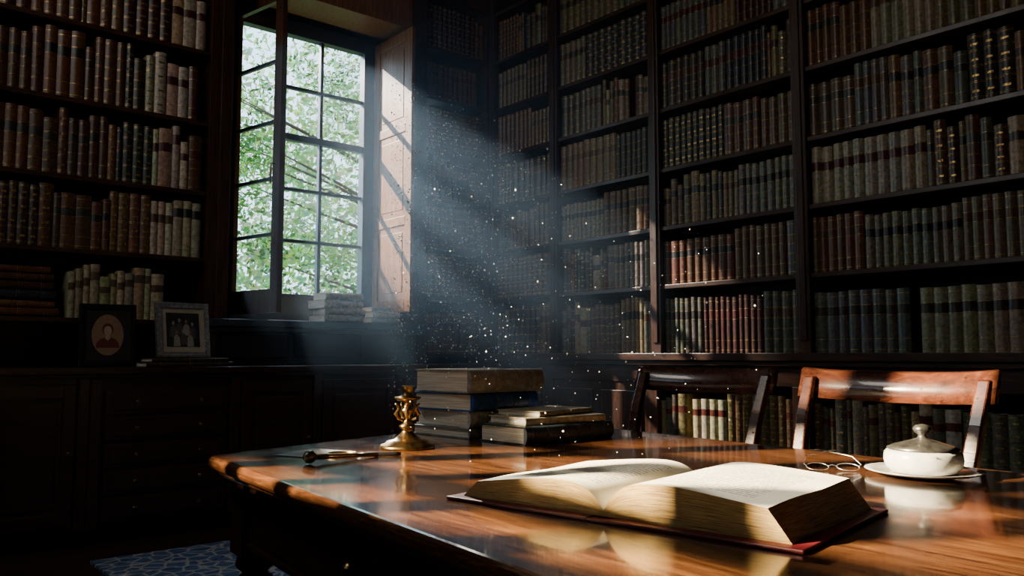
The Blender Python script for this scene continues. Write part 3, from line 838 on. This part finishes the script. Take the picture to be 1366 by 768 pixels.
# ------------------------------------------------------------------ dust drifting in the light
P1 = Vector((.7, 9.2, 5.8))
b = Buf()
oc = [(1,0,0),(-1,0,0),(0,1,0),(0,-1,0),(0,0,1),(0,0,-1)]; of = [(0,2,4),(2,1,4),(1,3,4),(3,0,4),(2,0,5),(1,2,5),(3,1,5),(0,3,5)]
cnt = 0
while cnt < 1900:
    w0 = Vector((U(2.35,3.3), 5.6, U(1.5,3.4))); s = U(.3, 5.2)
    if cnt % 3: p = w0 + sun_dir*s
    else: p = Vector((U(2.9,3.35), 5.5, U(1.8,3.2))); p = p + (p-P1).normalized()*U(.2, 1.7)
    if p.z < .80 or p.y < .9 or p.x < .62*p.y or p.x > 4.1: continue
    r = U(.0008, .0014) * max(1.0, p.length*.6) * (1.9 if R() < .12 else 1)
    b.add([(p.x+r*a_, p.y+r*b_, p.z+r*c_) for a_, b_, c_ in oc], of, 0); cnt += 1
b.obj('dust_motes', [M_dust])

# ------------------------------------------------------------------ haze: denser near the open window, thinning into the room
b = Buf(); b.box(2.0, 4.15, 2.3, 5.14, .02, 4.2)
hz = b.obj('air_haze', [])
m = bpy.data.materials.new('haze'); m.use_nodes = True; nt = m.node_tree; nt.nodes.clear()
o_ = nt.nodes.new('ShaderNodeOutputMaterial'); vs = nt.nodes.new('ShaderNodeVolumeScatter')
vs.inputs['Color'].default_value = (.50,.72,1,1); vs.inputs['Anisotropy'].default_value = .3
tc = nt.nodes.new('ShaderNodeTexCoord'); vm = nt.nodes.new('ShaderNodeVectorMath'); vm.operation = 'DISTANCE'; vm.inputs[1].default_value = (3.50, 4.60, 2.0)
mr = nt.nodes.new('ShaderNodeMapRange'); mr.interpolation_type = 'SMOOTHSTEP'
mr.inputs['From Min'].default_value = .2; mr.inputs['From Max'].default_value = 2.1; mr.inputs['To Min'].default_value = .15; mr.inputs['To Max'].default_value = .0
nt.links.new(tc.outputs['Object'], vm.inputs[0]); nt.links.new(vm.outputs['Value'], mr.inputs['Value']); nt.links.new(mr.outputs[0], vs.inputs['Density'])
nt.links.new(vs.outputs[0], o_.inputs['Volume']); hz.data.materials.append(m)

# ------------------------------------------------------------------ light
def look(ob, d): ob.rotation_euler = d.to_track_quat('-Z', 'Y').to_euler()
def lamp(name, kind, loc, d, **k):
    l = bpy.data.lights.new(name, kind)
    for a_, v_ in k.items(): setattr(l, a_, v_)
    o = bpy.data.objects.new(name, l); bpy.context.collection.objects.link(o); o.location = loc; look(o, Vector(d)); return l
lamp('sun', 'SUN', (6, 14, 8), sun_dir, energy=10, angle=math.radians(.6), color=(1,.92,.78))
l = lamp('window_portal', 'AREA', (2.78, 5.95, 2.4), (0,-1,0), shape='RECTANGLE', size=1.3, size_y=2.3); l.cycles.is_portal = True
lamp('shutter_spot', 'SPOT', P1, Vector((3.38,5.45,2.45))-P1, energy=16000, color=(1,.95,.86), spot_size=math.radians(15.5), spot_blend=.6, shadow_soft_size=.03)  # added spot, lights the shutter and haze apart from the sun
P2 = Vector((-5.6, 4.95, 4.2))
lamp('table_key_spot', 'SPOT', P2, Vector((1.42,1.05,.78))-P2, energy=75000, color=(1,.82,.54), spot_size=math.radians(12), spot_blend=.6, shadow_soft_size=.02)  # added warm key spot, shines through the gobo onto the table
lamp('room_fill', 'AREA', (-.8, 3.2, 4.2), Vector((4.3,2.4,1.5))-Vector((-.8,3.2,4.2)), shape='RECTANGLE', size=1.2, size_y=1.2, energy=38, color=(1,.93,.84))  # added fill lamp to brighten the shelves, no roof opening there

wd = bpy.data.worlds.new('sky'); bpy.context.scene.world = wd; wd.use_nodes = True
bg = wd.node_tree.nodes['Background']; bg.inputs[0].default_value = (.60,.82,1,1); bg.inputs[1].default_value = 4.2

# ------------------------------------------------------------------ camera
cam = bpy.data.cameras.new('camera'); cam.lens = 1100/1366*36; cam.sensor_width = 36; cam.clip_start = .05; cam.clip_end = 200
co = bpy.data.objects.new('camera', cam); bpy.context.collection.objects.link(co)
co.location = (0, 0, 1.02); co.rotation_euler = (math.radians(94.626), 0, math.radians(-40.3))
bpy.context.scene.camera = co
